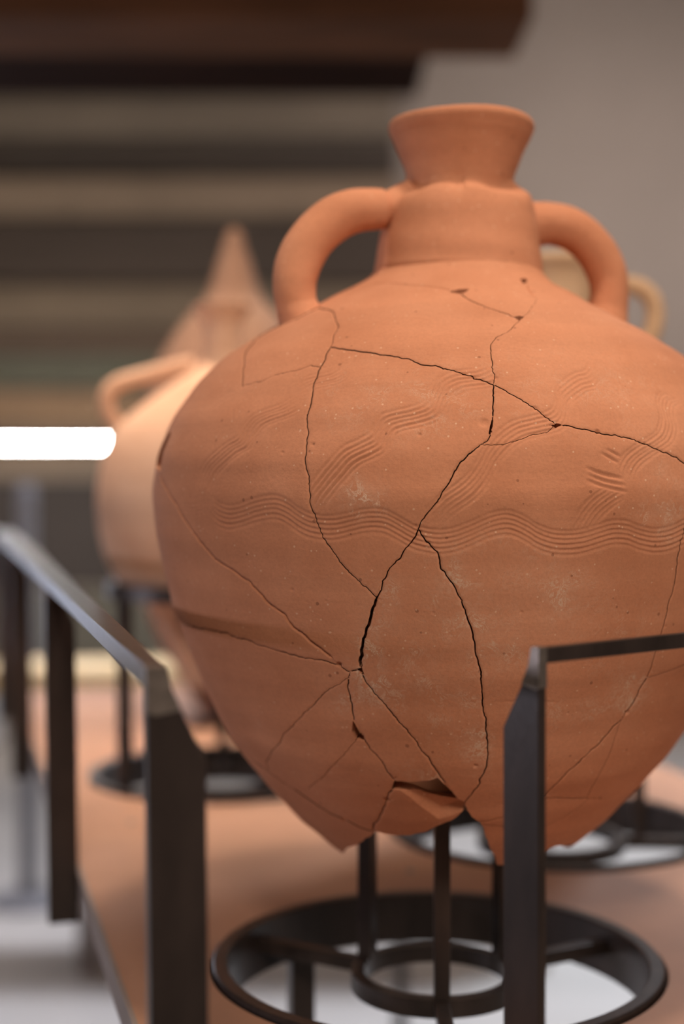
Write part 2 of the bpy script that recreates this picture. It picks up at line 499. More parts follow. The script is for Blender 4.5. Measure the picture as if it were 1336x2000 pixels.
# pale lit sill along the far end
s = at(200, 1327, 3.6)
sill = empty('bench', (-1.0, 3.7, 0), 'low cream topped bench beyond the far end of the table', 'bench')
M_CREAM = plain_material('cream_paint', (0.85, 0.62, 0.34), 0.6, 0, 0.05, 3)
zt = at(200, 1308, 3.6)[2]
bm_obj('bench_top', box_bm(0.35, 0, zt - 0.03, 2.6, 0.25, 0.06), M_CREAM, sill, bevel=0.004)
for sx in (-0.8, 0.35, 1.5):
    bm_obj('leg', box_bm(sx, 0, (zt - 0.06) / 2, 0.05, 0.2, zt - 0.06), M_EDGE, sill)

# ------------------------------------------------------------------ steel ring stands
def make_stand(x, y, R, base_r, prong_h, label, angs=(28, 150, 270), inner_r=0.0615, ring_h=0.042, sup=None, square=0.013):
    o = empty('ring_stand', (x, y, TABLE_Z), label, 'jar stand', 'steel ring stands let into the table')
    lathe('outer_ring', [(R, 0.003), (R, -ring_h), (R - 0.013, -ring_h), (R - 0.013, 0.003), (R - 0.0115, 0.0045), (R - 0.0015, 0.0045)], 128, M_STEEL, o, closed=True).data.shade_flat()
    zi = -0.008
    lathe('inner_ring', [(inner_r + 0.011, zi), (inner_r + 0.011, zi - 0.015), (inner_r, zi - 0.015), (inner_r, zi)], 96, M_STEEL, o, closed=True).data.shade_flat()
    for a in angs:
        A = math.radians(a)
        Mx = Matrix.Rotation(A, 4, 'Z')
        l = R - 0.012 - inner_r - 0.010
        bm_obj('spoke', box_bm(inner_r + 0.010 + l / 2, 0, zi - 0.0075, l, 0.012, 0.013, Mx), M_STEEL, o, bevel=0.001)
        r0 = inner_r + 0.0055
        if sup is None:
            bm_obj('prong', box_bm(r0, 0, zi + prong_h / 2, square, square, prong_h, Mx), M_STEEL, o, bevel=0.001)
        else:
            bm_obj('prong', box_bm(sup + 0.005, 0, zi + prong_h / 2, square, square, prong_h, Mx), M_STEEL, o, bevel=0.001)
    if sup is not None:
        lathe('support_ring', [(sup + 0.014, prong_h), (sup + 0.014, prong_h - 0.02), (sup, prong_h - 0.02), (sup, prong_h)], 96, M_STEEL, o, closed=True).data.shade_flat()
    return o

# ------------------------------------------------------------------ guard rails (flat bar, posts set crosswise)
def guard(name, p0, dirv, inward, posts, length, z_top, rail_h, t, label, lean, post_w=0.031, back=0.0, drop=0.05, t_far=None):
    p0 = np.array(p0, float)
    base = empty(name, (p0[0], p0[1], TABLE_Z - drop), label, 'guard rail')
    org = np.array([p0[0], p0[1], TABLE_Z - drop])
    zt = z_top - org[2]
    d = np.array([dirv[0], dirv[1], 0.0]); d /= np.linalg.norm(d)
    iw = np.array([inward[0], inward[1], 0.0]); iw /= np.linalg.norm(iw)
    zv = np.array([0, 0, 1.0])
    a = -d * back
    poly = [a + zv * zt, d * length + zv * zt, d * length + zv * (zt - rail_h), a + zv * (zt - rail_h)]
    if t_far is None:
        bm_obj('rail', prism_bm(poly, None, None, iw * t), M_STEEL, base, bevel=0.0006)
    else:       # the flat bar widens away from the corner
        top_ = [a, a + iw * t, d * length * 0.62 + iw * t_far, d * length + iw * t_far, d * length]
        bm_obj('rail', prism_bm([q_ + zv * (zt - rail_h) for q_ in top_], None, None, zv * rail_h), M_STEEL, base, bevel=0.0006)
    for k, s in enumerate(posts):
        q = d * s
        top = zt - 0.0005 if k else zt
        leanv = lambda z: lean * (zt - z)
        def P(w, z): return q + iw * (w + leanv(z)) + zv * z
        tt = t * 1.15
        shp = lambda z0: [(post_w, top - 0.050), (t + 0.42 * (post_w - t), top - 0.0255), (t + 0.12 * (post_w - t), top - 0.012), (t, top)]
        poly = [P(0, 0), P(post_w, 0)] + [P(*w_) for w_ in shp(0)] + [P(0, top)]
        bm_obj('post', prism_bm(poly, None, None, d * tt), M_STEEL, base, bevel=0.0007)
        # ground-bright weld patch at the corner
        pt = [P(-0.0003, top - 0.0235), P(0.4 * t, top - 0.0250), P(t + 0.36 * (post_w - t), top - 0.0225), P(t + 0.11 * (post_w - t) + 0.0002, top - 0.011), P(t + 0.0003, top + 0.0003), P(-0.0003, top + 0.0003)]
        bm_obj('weld_patch', prism_bm([x - d * 0.0003 for x in pt], None, None, d * (tt + 0.0006)), M_GROUND, base)
    return base

pl = at(286, 1320, 0.738)
guard('guard_rail', (pl[0], pl[1]), (U[0], U[1]), (N[0], N[1]), [0.0, 0.743, 1.486, 2.04], 2.055,
      at(300, 1303, 0.743)[2], 0.0120, 0.0110, 'dark steel guard rail running back along the left edge of the table', 0.008, post_w=0.031, t_far=0.031)
pr = at(1052, 1266, 0.825)
pr2 = at(1400, 1230, 0.925)
dr = np.array([pr2[0] - pr[0], pr2[1] - pr[1]])
guard('guard_rail', (pr[0], pr[1]), dr, (-0.60, 0.80), [0.0, 0.42], 0.425,
      at(1052, 1266, 0.825)[2], 0.0095, 0.0055, 'dark steel guard rail crossing in front of the cracked jar at the right', -0.004, post_w=0.030, drop=-0.001)
#GUARD_END

# ------------------------------------------------------------------ the mended amphora
B = at(873, 1660, 1.2); T = at(901, 230, 1.2)
AX = (T - B) / np.linalg.norm(T - B)
E1 = np.cross([0, 1, 0], AX); E1 /= np.linalg.norm(E1)
E2 = np.cross(AX, E1)
if E2[1] < 0: E2 = -E2
amph = empty('amphora', B, 'large terracotta jar mended from many sherds, incised with wavy comb bands', 'jar')

PROF = np.array([(.487, .0712), (.478, .0800), (.4670, .1000), (.4560, .1200), (.4460, .1390), (.4360, .1570), (.4184, .1840), (.4020, .2045), (.3818, .2225),
                 (.36, .2370), (.3387, .2457), (.3172, .2503), (.2934, .2518), (.2653, .2487), (.235, .2418), (.2047, .2331), (.1787, .2235),
                 (.1417, .2078), (.1048, .1880), (.0852, .1735), (.0612, .1545), (.035, .1295), (.0154, .106), (-.002, .084), (-.03, .05)])
pp = catmull(PROF, 24)
sl = np.concatenate([[0], np.cumsum(np.linalg.norm(np.diff(pp, axis=0), axis=1))])
STOT = sl[-1]
ds = 0.00080
S = np.arange(0, STOT, ds)
zS = np.interp(S, sl, pp[:, 0]); rS = np.interp(S, sl, pp[:, 1])
nz_ = -np.gradient(rS, S); nr_ = -np.gradient(zS, S)
kk = np.ones(25) / 25
pad = lambda a: np.convolve(np.pad(a, 12, mode='edge'), kk, 'valid')
# outward normal of the profile: tangent (dr, dz) -> (-dz, dr) oriented outward
tr = np.gradient(rS, S); tz = np.gradient(zS, S)
NR = pad(-tz); NZ = pad(tr)
ln = np.hypot(NR, NZ); NR /= ln; NZ /= ln

def phi_axis():
    base = 0.182 * math.pi / 180
    out = [0.0]
    while out[-1] < math.radians(97):
        out.append(out[-1] + base / max(math.cos(min(out[-1], 1.5)), 0.55))
    a = np.array(out)
    b = np.linspace(a[-1], math.pi, 60)[1:]
    h = np.concatenate([a, b])
    return np.concatenate([-h[::-1][:-1], h])
PHI = phi_axis()
nS, nP = len(S), len(PHI)

def wobble(ph, s):
    return 0.0009 * np.sin(2 * ph + 1.0 + s * 6) + 0.0006 * np.sin(3 * ph - s * 11) + 0.0004 * np.sin(s * 55 + 0.6 * np.sin(ph)) + 0.00022 * np.sin(s * 190 + 1.5 * np.sin(ph * 2))

def surf(ph, s, off=0.0):
    """jar-local coordinates (origin B, world aligned)"""
    z = np.interp(s, S, zS); r = np.interp(s, S, rS)
    a = np.interp(s, S, NR); b = np.interp(s, S, NZ)
    o = off + wobble(ph, s)
    r = r + a * o; z = z + b * o
    return z[..., None] * AX + (r * np.sin(ph))[..., None] * E1 - (r * np.cos(ph))[..., None] * E2

# coarse look-up for pixel -> surface
gp = PHI[np.abs(PHI) < math.radians(88)][::5]; gs = S[::5]
GS, GP = np.meshgrid(gs, gp, indexing='ij')
GX = surf(GP, GS)
GQ = proj(GX + B)
_na = np.interp(GS, S, NR)[..., None] * (np.sin(GP)[..., None] * E1 - np.cos(GP)[..., None] * E2) + np.interp(GS, S, NZ)[..., None] * AX
_front = np.sum(_na * (C0 - (GX + B)), -1) > 0.0
GQf = GQ[_front]; GPf = GP[_front]; GSf = GS[_front]

def px2s(pts):
    pts = np.asarray(pts, float).reshape(-1, 2)
    out = []
    for q in pts:
        k = np.argmin(((GQf - q) ** 2).sum(1))
        out.append((GPf[k], GSf[k]))
    x = np.array(out)
    best = x.copy()
    be = np.linalg.norm(proj(surf(x[:, 0], x[:, 1]) + B) - pts, axis=1)
    for it in range(6):
        h = 1e-4
        f0 = proj(surf(x[:, 0], x[:, 1]) + B)
        fa = (proj(surf(x[:, 0] + h, x[:, 1]) + B) - f0) / h
        fb = (proj(surf(x[:, 0], x[:, 1] + h) + B) - f0) / h
        e = pts - f0
        det = fa[:, 0] * fb[:, 1] - fb[:, 0] * fa[:, 1]
        det = np.where(np.abs(det) < 1e3, 1e3 * np.sign(det + 1e-9), det)
        da = (e[:, 0] * fb[:, 1] - e[:, 1] * fb[:, 0]) / det
        db = (fa[:, 0] * e[:, 1] - fa[:, 1] * e[:, 0]) / det
        x = x + 0.8 * np.clip(np.stack([da, db], 1), -0.03, 0.03)
        x[:, 1] = np.clip(x[:, 1], 0.0, STOT - 0.002)
        er = np.linalg.norm(proj(surf(x[:, 0], x[:, 1]) + B) - pts, axis=1)
        b = er < be
        best[b] = x[b]; be[b] = er[b]
    return best

# cracks: (points in the picture, half width mm, roughness)
CR = [
 ([(728,536),(712,552),(690,563),(655,582),(634,596),(622,601)],.30),
 ([(622,601),(650,607),(657,625),(660,640),(646,676),(626,717),(612,757),(605,790),(601,822),(599,866),(598.5,903),(602.5,939),(605,975),(611,1000),(624,1032),(640,1060),(660,1089),(684,1121),(708,1143),(735,1166)],.32),
 ([(646,678),(725,689),(785,699),(820,707),(876,721),(917,734),(963,750)],.34),
 ([(474,756),(510,743),(540,733),(575,723),(605,717),(626,717)],.32),
 ([(474,756),(476,733),(479,697),(492,672),(505,658)],.2),
 ([(505,658),(525,645),(548,632),(580,622),(622,601)],.10),
 ([(965,749),(968,736),(963,717),(960,690),(959,673),(967,663),(984,650),(1000,640),(1012,628),(1020,619)],.30),
 ([(1020,619),(1036,603),(1050,583)],.16),
 ([(1020,621),(1008,619),(980,609),(948,600),(916,584),(900,575),(884,568)],.36),
 ([(912,565),(967,563),(1012,568),(1050,583)],.10),
 ([(1050,583),(1034,565),(1022,551),(1019,540)],.14),
 ([(1050,583),(1072,590),(1101,596),(1159,618),(1220,645),(1300,690)],.04),
 ([(884,568),(850,560),(800,556),(760,552),(730,556)],.05),
 ([(965,750),(966,756),(964,781),(962,806),(960,831),(957,848),(948.5,860),(940,869),(917,885),(901,906),(880,935),(859,969),(838,998),(817,1033),(801,1060),(780,1089),(772,1100),(757,1128),(745,1152),(736,1167)],.42),
 ([(963,750),(996,769),(1021,781),(1046,798),(1059,811),(1084,827),(1104.5,831),(1138,838),(1167,843),(1200,850),(1238,860.5),(1271,871),(1304,885.5),(1336,902),(1380,925),(1430,960)],.32),
 ([(942,868),(971,867),(1005,858),(1038,851),(1067,844),(1084,829)],.20),
 ([(817,1034),(834,1056),(855,1089),(867,1110),(884,1143),(905,1183),(919,1225),(930,1266),(940,1320.5),(945,1370),(950,1425),(953,1470),(948.5,1499.5),(934,1533),(917,1558),(905,1571)],.52),
 ([(736,1167),(729,1189),(718.6,1217),(713,1241.5),(708.5,1278),(705,1310)],1.15),
 ([(705,1310),(712.5,1330),(745,1367),(777,1407),(809,1445),(830,1474.5),(855,1508),(880,1541),(905,1572)],.42),
 ([(705,1310),(684,1310),(660,1299),(623.5,1291),(579,1281),(547,1274),(506,1260),(474,1247.5),(437.6,1237),(401,1229),(361,1217),(332,1203)],.42),
 ([(660,1299),(636,1274),(605,1249.5),(579,1225),(547,1195),(526.6,1177.6),(482,1135),(442,1105),(409,1078.6),(381,1044),(361,1012),(345,983.6),(324.5,951),(314,928)],.34),
 ([(684,1312),(682,1320),(672,1328),(644,1346.5),(603,1383),(567,1423),(539,1460),(522.5,1506)],.24),
 ([(425,1440),(454,1451.6),(498,1488),(522.5,1506),(563,1534.5),(603,1563),(644,1589),(676,1603),(708.5,1619),(727,1624)],.42),
 ([(682,1320),(680,1342.5),(686,1375),(690,1407),(708.5,1435.5),(725,1464),(745,1492),(771,1524.5)],.48),
 ([(694,1447),(668,1478),(631.6,1516),(603,1540.6),(575,1541),(563,1534.5)],.12),
 ([(771,1524),(765,1540.6),(757,1561),(745,1589),(729,1622)],.42),
 ([(1345,1010),(1333,1056),(1325,1089),(1317,1139),(1308.5,1180),(1298,1225),(1279,1279),(1265,1325),(1250,1350),(1231.5,1383),(1221,1395.5),(1188,1433),(1138,1483),(1088,1529),(1056,1560)],.42),
 ([(1380,925),(1362,965),(1345,1010)],.5),
 ([(1221,1395.5),(1209,1416),(1184,1487),(1163,1524.5),(1146,1560)],.10),
 ([(930,1607),(963,1604),(1010,1585),(1056,1560),(1096,1560),(1146,1560),(1196,1558),(1216,1552)],.28),
 ([(940,1610),(963,1614),(1010,1618),(1063,1614),(1104.6,1595),(1146,1563)],.22),
 ([(1265,1324),(1304,1312),(1336,1298),(1380,1280)],.10),
]
HOLES = [[(300,903),(333,842),(334,850),(320,882),(314,922)],
         [(689,1407),(708,1436),(714,1447),(694,1446),(687,1431)],
         [(771,1524),(813,1527),(840,1525),(855,1519),(868,1532),(885,1549),(903,1572),(882,1569),(858,1565),(832,1560),(806,1549),(780,1543),(765,1543)],
         [(1076,830),(1087,826),(1099,829),(1086,835)],
         [(1015,545),(1026,543),(1031,549),(1022,554)],
         [(876,570),(896,565),(917,564),(906,573),(896,574)],
         [(1001,619),(1014,617),(1024,619),(1014,626)],
         [(696,1306),(706,1303),(712,1319),(704,1316)],
         [(963,812),(963,832),(958,850),(954,846),(957,832)]]
SPALL = [(765,1532),(780,1532),(806,1536),(832,1545),(858,1548),(882,1555),(908,1568),(906,1583),(885,1592),(857,1600),(822,1575),(797,1554)]
BOTTOM = [(600,1618),(640,1650),(667,1671),(700,1649),(722,1633),(729,1622),(750,1629),(775,1631),(800,1631),(830,1625),(860,1611),(890,1595),(905,1583),(905,1572),(922,1595),(940,1610),(950,1633),(958,1660),(972,1690),(1000,1690),(1030,1680),(1053,1667),(1085,1654)]

lines = []   # (phi, s, halfwidth m)
def densify(a, rough, smooth=False):
    """a: (n,2) phi,s ; returns dense samples with fractal jitter"""
    r = np.interp(a[:, 1], S, rS)
    d = np.hypot(np.diff(a[:, 0]) * 0.5 * (r[1:] + r[:-1]), np.diff(a[:, 1]))
    if smooth: 
        k = 14
        a = catmull(a, k)
        r = np.interp(a[:, 1], S, rS)
        d = np.hypot(np.diff(a[:, 0]) * 0.5 * (r[1:] + r[:-1]), np.diff(a[:, 1]))
    t = np.concatenate([[0], np.cumsum(d)])
    n = max(4, int(t[-1] / 0.00035))
    u = np.linspace(0, t[-1], n)
    ph = np.interp(u, t, a[:, 0]); s = np.interp(u, t, a[:, 1])
    if rough > 0:
        j = np.zeros((n, 2))
        for step, amp in ((0.011, 0.00045), (0.0045, 0.00028), (0.0016, 0.00014)):
            m_ = max(3, int(t[-1] / step) + 2)
            kn = rng.normal(0, amp, (m_, 2)); kn[0] = 0; kn[-1] = 0
            j[:, 0] += np.interp(u, np.linspace(0, t[-1], m_), kn[:, 0])
            j[:, 1] += np.interp(u, np.linspace(0, t[-1], m_), kn[:, 1])
        ph = ph + rough * j[:, 0] / np.interp(s, S, rS); s = s + rough * j[:, 1]
    return np.stack([ph, s], 1), t[-1], u

samples = []
def add_crack(a, hw, rough=1.0, is_cut=True):
    if hw > 0:      # run a little past both ends so that cracks meet
        for e_, f_ in ((0, 1), (-1, -2)):
            dv_ = a[e_] - a[f_]
            rl = np.interp(a[e_, 1], S, rS)
            dv_ = dv_ / (np.hypot(dv_[0] * rl, dv_[1]) + 1e-9) * 0.0012
            a = np.vstack([a[e_] + dv_, a]) if e_ == 0 else np.vstack([a, a[e_] + dv_])
    dns, L_, u = densify(a, rough)
    w = np.full(len(u), hw) * (0.75 + 0.5 * np.interp(u, np.linspace(0, L_, max(3, int(L_ / 0.006))), rng.random(max(3, int(L_ / 0.006)))))
    kw_ = 13 if hw > 0 else 5
    if len(dns) > kw_ * 2:
        ext = np.pad(dns, ((kw_ // 2, kw_ // 2), (0, 0)), mode='reflect', reflect_type='odd')
        sm_ = np.stack([np.convolve(ext[:, c_], np.ones(kw_) / kw_, 'valid') for c_ in (0, 1)], 1)
    else:
        sm_ = dns
    tg = np.gradient(sm_, axis=0)
    samples.append(np.column_stack([dns, tg, w, np.full(len(u), 1.0 if is_cut else 0.0)]))

for pts, hw in CR:
    add_crack(px2s(pts), hw * 1e-3 * 0.95, 1.35 if hw > 0.12 else 0.5)
holes_s = [px2s(h) for h in HOLES]
for h in holes_s:
    add_crack(np.vstack([h, h[:1]]), 0.0, 0.35)
spall_s = px2s(SPALL)
bot = px2s(BOTTOM)
back_ends = [([(301, 905)], (-86, .235)), ([(334, 1203)], (-88, .37)), ([(427, 1441)], (-88, .50)), ([(1380, 925), (1430, 960)], (75, .285)), ([(1378, 1281)], (84, .38)), ([(1214, 1552)], (78, .53)), ([(1298, 690)], (78, .19))]
# bottom edge carried on round the back
s_end = bot[-1, 1]; s_sta = bot[0, 1]
bk_p = np.linspace(bot[-1, 0], math.pi, 12)[1:]
bk_n = np.linspace(-math.pi, bot[0, 0], 12)[:-1]
sb = 0.5 * (s_end + s_sta)
bump_n = 0.030 * np.clip((bot[0, 0] - bk_n) / 0.7, 0, 1)
bump_p = 0.030 * np.clip((bk_p - bot[-1, 0]) / 0.7, 0, 1)
bot_all = np.vstack([np.column_stack([bk_n, sb + bump_n + 0.004 * np.sin(bk_n * 7) * (np.arange(11) > 0)]), bot,
                     np.column_stack([bk_p, sb + bump_p + 0.004 * np.sin(bk_p * 6) * (np.arange(11) < 10)])])
o_ = np.argsort(bot_all[:, 0], kind='stable')
add_crack(bot_all, 0.0, 0.8)
edge_line = samples[-1]
# cracks of the unseen back
def sp(phd, s): return (math.radians(phd), s)
for px_pts, (pd_, sd_) in back_ends:
    a_ = px2s(px_pts)
    add_crack(np.vstack([a_, [sp(pd_, sd_)]]), 0.00025)
for pts in ([sp(-88, .37), sp(-110, .40), sp(-130, .42)], [sp(-88, .50), sp(-110, .50), sp(-128, .52)], [sp(84, .38), sp(105, .39), sp(120, .4)], [sp(78, .53), sp(100, .50), sp(122, .49)], [sp(78, .19), sp(88, .25), sp(95, .30)], [sp(-180, .30), sp(-150, .31), sp(-120, .27), sp(-100, .25), sp(-86, .235)], [sp(180, .30), sp(150, .26), sp(120, .29), sp(95, .30), sp(75, .285)],
            [sp(-150, .31), sp(-140, .18), sp(-125, .05), sp(-118, .0)], [sp(150, .26), sp(140, .12), sp(150, 0)], [sp(130, .275), sp(120, .4), sp(125, .58)],
            [sp(-120, .27), sp(-130, .42), sp(-125, .58)]):
    add_crack(np.array(pts), 0.0003)
smp = np.vstack(samples)

def cof(ph): return np.interp(ph, PHI, np.arange(nP))
def rof(s): return s / ds

# --- barrier raster and flood fill into sherds
bar = np.zeros((nS - 1, nP - 1), bool)
ci = np.clip(cof(smp[:, 0]).astype(int), 0, nP - 2); ri = np.clip(rof(smp[:, 1]).astype(int), 0, nS - 2)
bar[ri, ci] = True
# join consecutive samples that step diagonally over coarse columns
for smx in samples:
    c = cof(smx[:, 0]); r = rof(smx[:, 1])
    for t in np.linspace(0, 1, 5)[1:-1]:
        cc = np.clip((c[:-1] * (1 - t) + c[1:] * t).astype(int), 0, nP - 2)
        rr = np.clip((r[:-1] * (1 - t) + r[1:] * t).astype(int), 0, nS - 2)
        bar[rr, cc] = True
cc_phi = 0.5 * (PHI[1:] + PHI[:-1]); cc_s = 0.5 * (S[1:] + S[:-1])

def in_poly(poly, PX, PY):
    ins = np.zeros(PX.shape, bool)
    n = len(poly)
    for i in range(n):
        x0, y0 = poly[i]; x1, y1 = poly[(i + 1) % n]
        c = ((y0 > PY) != (y1 > PY))
        with np.errstate(divide='ignore', invalid='ignore'):
            xi = (x1 - x0) * (PY - y0) / (y1 - y0 + 1e-15) + x0
        ins ^= c & (PX < xi)
    return ins
SSc, PPc = np.meshgrid(cc_s, cc_phi, indexing='ij')
void = np.zeros_like(bar)
for h in holes_s:
    m0 = (PPc > h[:, 0].min() - .01) & (PPc < h[:, 0].max() + .01) & (SSc > h[:, 1].min() - .002) & (SSc < h[:, 1].max() + .002)
    idx = np.nonzero(m0)
    void[idx] |= in_poly(h, PPc[idx], SSc[idx])
# everything below the ragged lower edge
col_edge = np.full(nP - 1, -1.0)
el = edge_line
void_b = in_poly(np.vstack([el[:, :2][::3], [[math.pi + .1, el[-1, 1]], [math.pi + .1, STOT + 1], [-math.pi - .1, STOT + 1], [-math.pi - .1, el[0, 1]]]]),
                 PPc[int(0.45 / ds):], SSc[int(0.45 / ds):])
void[int(0.45 / ds):] |= void_b

lab = np.zeros(bar.shape, np.int32)
lab[bar] = -2
lab[void] = -1
flat = lab.ravel().tolist()
nr, nc = bar.shape
cur = 0
sizes = {}
for st in range(len(flat)):
    if flat[st] != 0: continue
    cur += 1
    cnt = 0
    stack = [st]; flat[st] = cur
    while stack:
        k = stack.pop(); cnt += 1
        c = k % nc
        if c > 0 and flat[k - 1] == 0: flat[k - 1] = cur; stack.append(k - 1)
        if c < nc - 1 and flat[k + 1] == 0: flat[k + 1] = cur; stack.append(k + 1)
        if k >= nc and flat[k - nc] == 0: flat[k - nc] = cur; stack.append(k - nc)
        if k + nc < nr * nc and flat[k + nc] == 0: flat[k + nc] = cur; stack.append(k + nc)
    sizes[cur] = cnt
lab = np.array(flat, np.int32).reshape(nr, nc)
for L_, n_ in sizes.items():
    if n_ < 350: lab[lab == L_] = -2
for it in range(40):
    m_ = lab == -2
    if not m_.any(): break
    new = lab.copy()
    for dy, dx in ((0, 1), (0, -1), (1, 0), (-1, 0)):
        sh = np.full_like(lab, -2)
        ys = slice(max(dy, 0), nr + min(dy, 0)); yt = slice(max(-dy, 0), nr + min(-dy, 0))
        xs = slice(max(dx, 0), nc + min(dx, 0)); xt = slice(max(-dx, 0), nc + min(-dx, 0))
        sh[yt, xt] = lab[ys, xs]
        w = (new == -2) & (sh > 0)
        new[w] = sh[w]
    if (new == lab).all(): break
    lab = new
lab[lab == -2] = -1
keep = [L_ for L_ in np.unique(lab) if L_ > 0]
print('sherds', len(keep))

# --- nearest crack sample for every vertex within a few cells
Wn = 6
vc = np.clip(np.round(cof(smp[:, 0])).astype(int), 0, nP - 1); vr = np.clip(np.round(rof(smp[:, 1])).astype(int), 0, nS - 1)
rv = rS[np.clip(vr, 0, nS - 1)]
sel = np.arange(0, len(smp))
off = np.arange(-Wn, Wn + 1)
DD = np.full(nS * nP, 9.0); ID = np.full(nS * nP, -1, np.int64)
for dy in off:
    for dx in off:
        r_ = vr + dy; c_ = vc + dx
        ok = (r_ >= 0) & (r_ < nS) & (c_ >= 0) & (c_ < nP)
        r2 = r_[ok]; c2 = c_[ok]
        d_ = np.hypot((PHI[c2] - smp[ok, 0]) * rS[r2], S[r2] - smp[ok, 1])
        idx = r2 * nP + c2
        o2 = np.argsort(-d_, kind='stable')
        idx = idx[o2]; d_ = d_[o2]; sid = sel[ok][o2]
        tmpD = np.full(nS * nP, 9.0) if False else None
        # last write wins -> smallest distance written last
        candD = {}
        cur_d = DD[idx]
        b = d_ < cur_d
        idx = idx[b]; d_ = d_[b]; sid = sid[b]
        DD[idx] = d_; ID[idx] = sid
DD = DD.reshape(nS, nP); ID = ID.reshape(nS, nP)

# --- comb-incised bands: (spine in the picture, per-line offset px, number of lines, depth mm)
COMB = [
 ([(411,963),(425.5,979.5),(446,987),(470,983.6),(498,973.5),(522.5,968),(543,968),(563,977.5),(583,991.7),(603,1001.8),(627.6,1007),(656,1007),(684,1000.6),(716.5,993.7),(749,995),(773,1006),(797,1020),(817,1029),(855,1035),(888,1031),(921.5,1018.7),(955,1004),(984,997),(1005,1000),(1030,1012),(1050.5,1025),(1080,1035),(1113,1037),(1142,1033),(1175,1023),(1200,1016.6),(1225,1018),(1250,1027),(1279,1033),(1308.5,1029),(1336,1016.6),(1370,1000),(1410,985)], (0,9.3), 6, .50),
 ([(386,947),(391,923),(401,903),(421.5,882.5),(442,866),(462,854),(474,834),(490,814),(514.5,801.7),(538.7,793.6),(559,783.5),(572,772)], (5.2,4.2), 6, .45),
 ([(581,748),(599,737),(623.6,731),(644,725.7),(662,716),(672,702)], (3.6,4.4), 6, .42),
 ([(672,702),(680,690),(692,683)], (4.4,2.0), 4, .16),
 ([(700,679),(718,672),(738,671),(760,676),(788,681)], (0.6,3.6), 5, .20),
 ([(589,983.6),(603,951),(623.6,923),(644,899),(668,874),(700,858),(720.6,846),(733,826),(745,810),(769,801.7),(797,795.6),(821.6,786.6),(838,772),(846.6,752),(859,738),(880,727),(905,723),(925.6,720),(946,712),(957,700)], (6.2,7.2), 6, .48),
 ([(821.6,1006),(842,985),(863,964.6),(888,948),(909,931),(925.7,910.5),(938,889.7),(946.5,873),(959,856),(980,835.6),(1005,821),(1038,812.7),(1063,806.5),(1079.6,796),(1086,777),(1088,756.5),(1100.5,744),(1121,729.5),(1142,723),(1152.5,706.6)], (5.2,7.4), 6, .45),
 ([(1150,692),(1168,686),(1190,688),(1208,694)], (1,4.0), 4, .15),
 ([(968,680),(990,684),(1025,682)], (0.5,4.4), 5, .16),
 ([(1113,1031),(1125,1010),(1142,985),(1158.7,968.7),(1179.5,954),(1196,945)], (6.4,5.2), 6, .42),
 ([(1206,925),(1208.6,906),(1221,885.5),(1242,869),(1267,854),(1283.5,840),(1290,815),(1283.5,785.6),(1287.6,769),(1304,765)], (6.4,4.6), 6, .40),
 ([(385,803),(400,783),(425,765),(452,750)], (3.4,4.0), 5, .26),
 ([(330,875),(342,848),(362,820)], (4.2,3.4), 5, .28),
 ([(500,705),(515,697),(530,695),(545,697)], (0.8,4.2), 4, .16),
 ([(576,676),(590,665),(602,660),(617,659)], (0.8,4.2), 4, .17),
 ([(680,622),(705,617),(735,621)], (0.4,3.6), 3, .13),
 ([(793,617),(820,615),(850,621),(880,620)], (0.4,3.6), 3, .15),
 ([(925,623),(945,621),(962,624)], (0.4,3.6), 3, .13),
 ([(345,975),(362,985),(385,985),(405,975)], (0.5,7.0), 4, .22),
 ([(1142,912),(1180,926),(1229,938)], (-1,12), 3, .55),
 ([(1171,884),(1190,893),(1209,905)], (8,-9), 2, .45),
 ([(960,1372),(1040,1371),(1100,1372)], (0,0), 1, .20),
 ([(905,1372),(938,1373)], (0,0), 1, .18),
]
gd = np.zeros(nS * nP)
for pts, (ox, oy), n, dep in COMB:
    pts = np.array(pts, float)
    for k in range(n):
        jx, jy = rng.normal(0, 0.35, 2)
        a = px2s(pts + np.array([ox * k + jx, oy * k + jy]))
        dns, L_, u = densify(a, 0.18, True)
        end = min(0.018, L_ * 0.3)
        s0, s1 = rng.random(2) * 0.006
        amp = np.clip((u - s0) / end, 0, 1) * np.clip((L_ - s1 - u) / end, 0, 1)
        amp = np.sqrt(amp) * (0.8 + 0.35 * np.interp(u, np.linspace(0, L_, max(3, int(L_ / 0.01))), rng.random(max(3, int(L_ / 0.01)))))
        if k in (0, n - 1) and n > 3: amp = amp * 0.62
        wg = 0.0017 if dep != .55 else 0.0022
        if n == 1: wg = 0.0013
        c_ = np.round(cof(dns[:, 0])).astype(int); r_ = np.round(rof(dns[:, 1])).astype(int)
        K = int(math.ceil(wg / ds)) + 1
        for dy in range(-K, K + 1):
            for dx in range(-K, K + 1):
                r2 = r_ + dy; c2 = c_ + dx
                ok = (r2 >= 0) & (r2 < nS) & (c2 >= 0) & (c2 < nP)
                r3 = r2[ok]; c3 = c2[ok]
                d_ = np.hypot((PHI[c3] - dns[ok, 0]) * rS[r3], S[r3] - dns[ok, 1])
                v = np.where(d_ < wg, dep * 1.9e-3 * np.cos(np.pi / 2 * np.minimum(d_ / wg, 1)) ** 1.6, 0) * amp[ok]
                np.maximum.at(gd, r3 * nP + c3, v)
gd = gd.reshape(nS, nP)
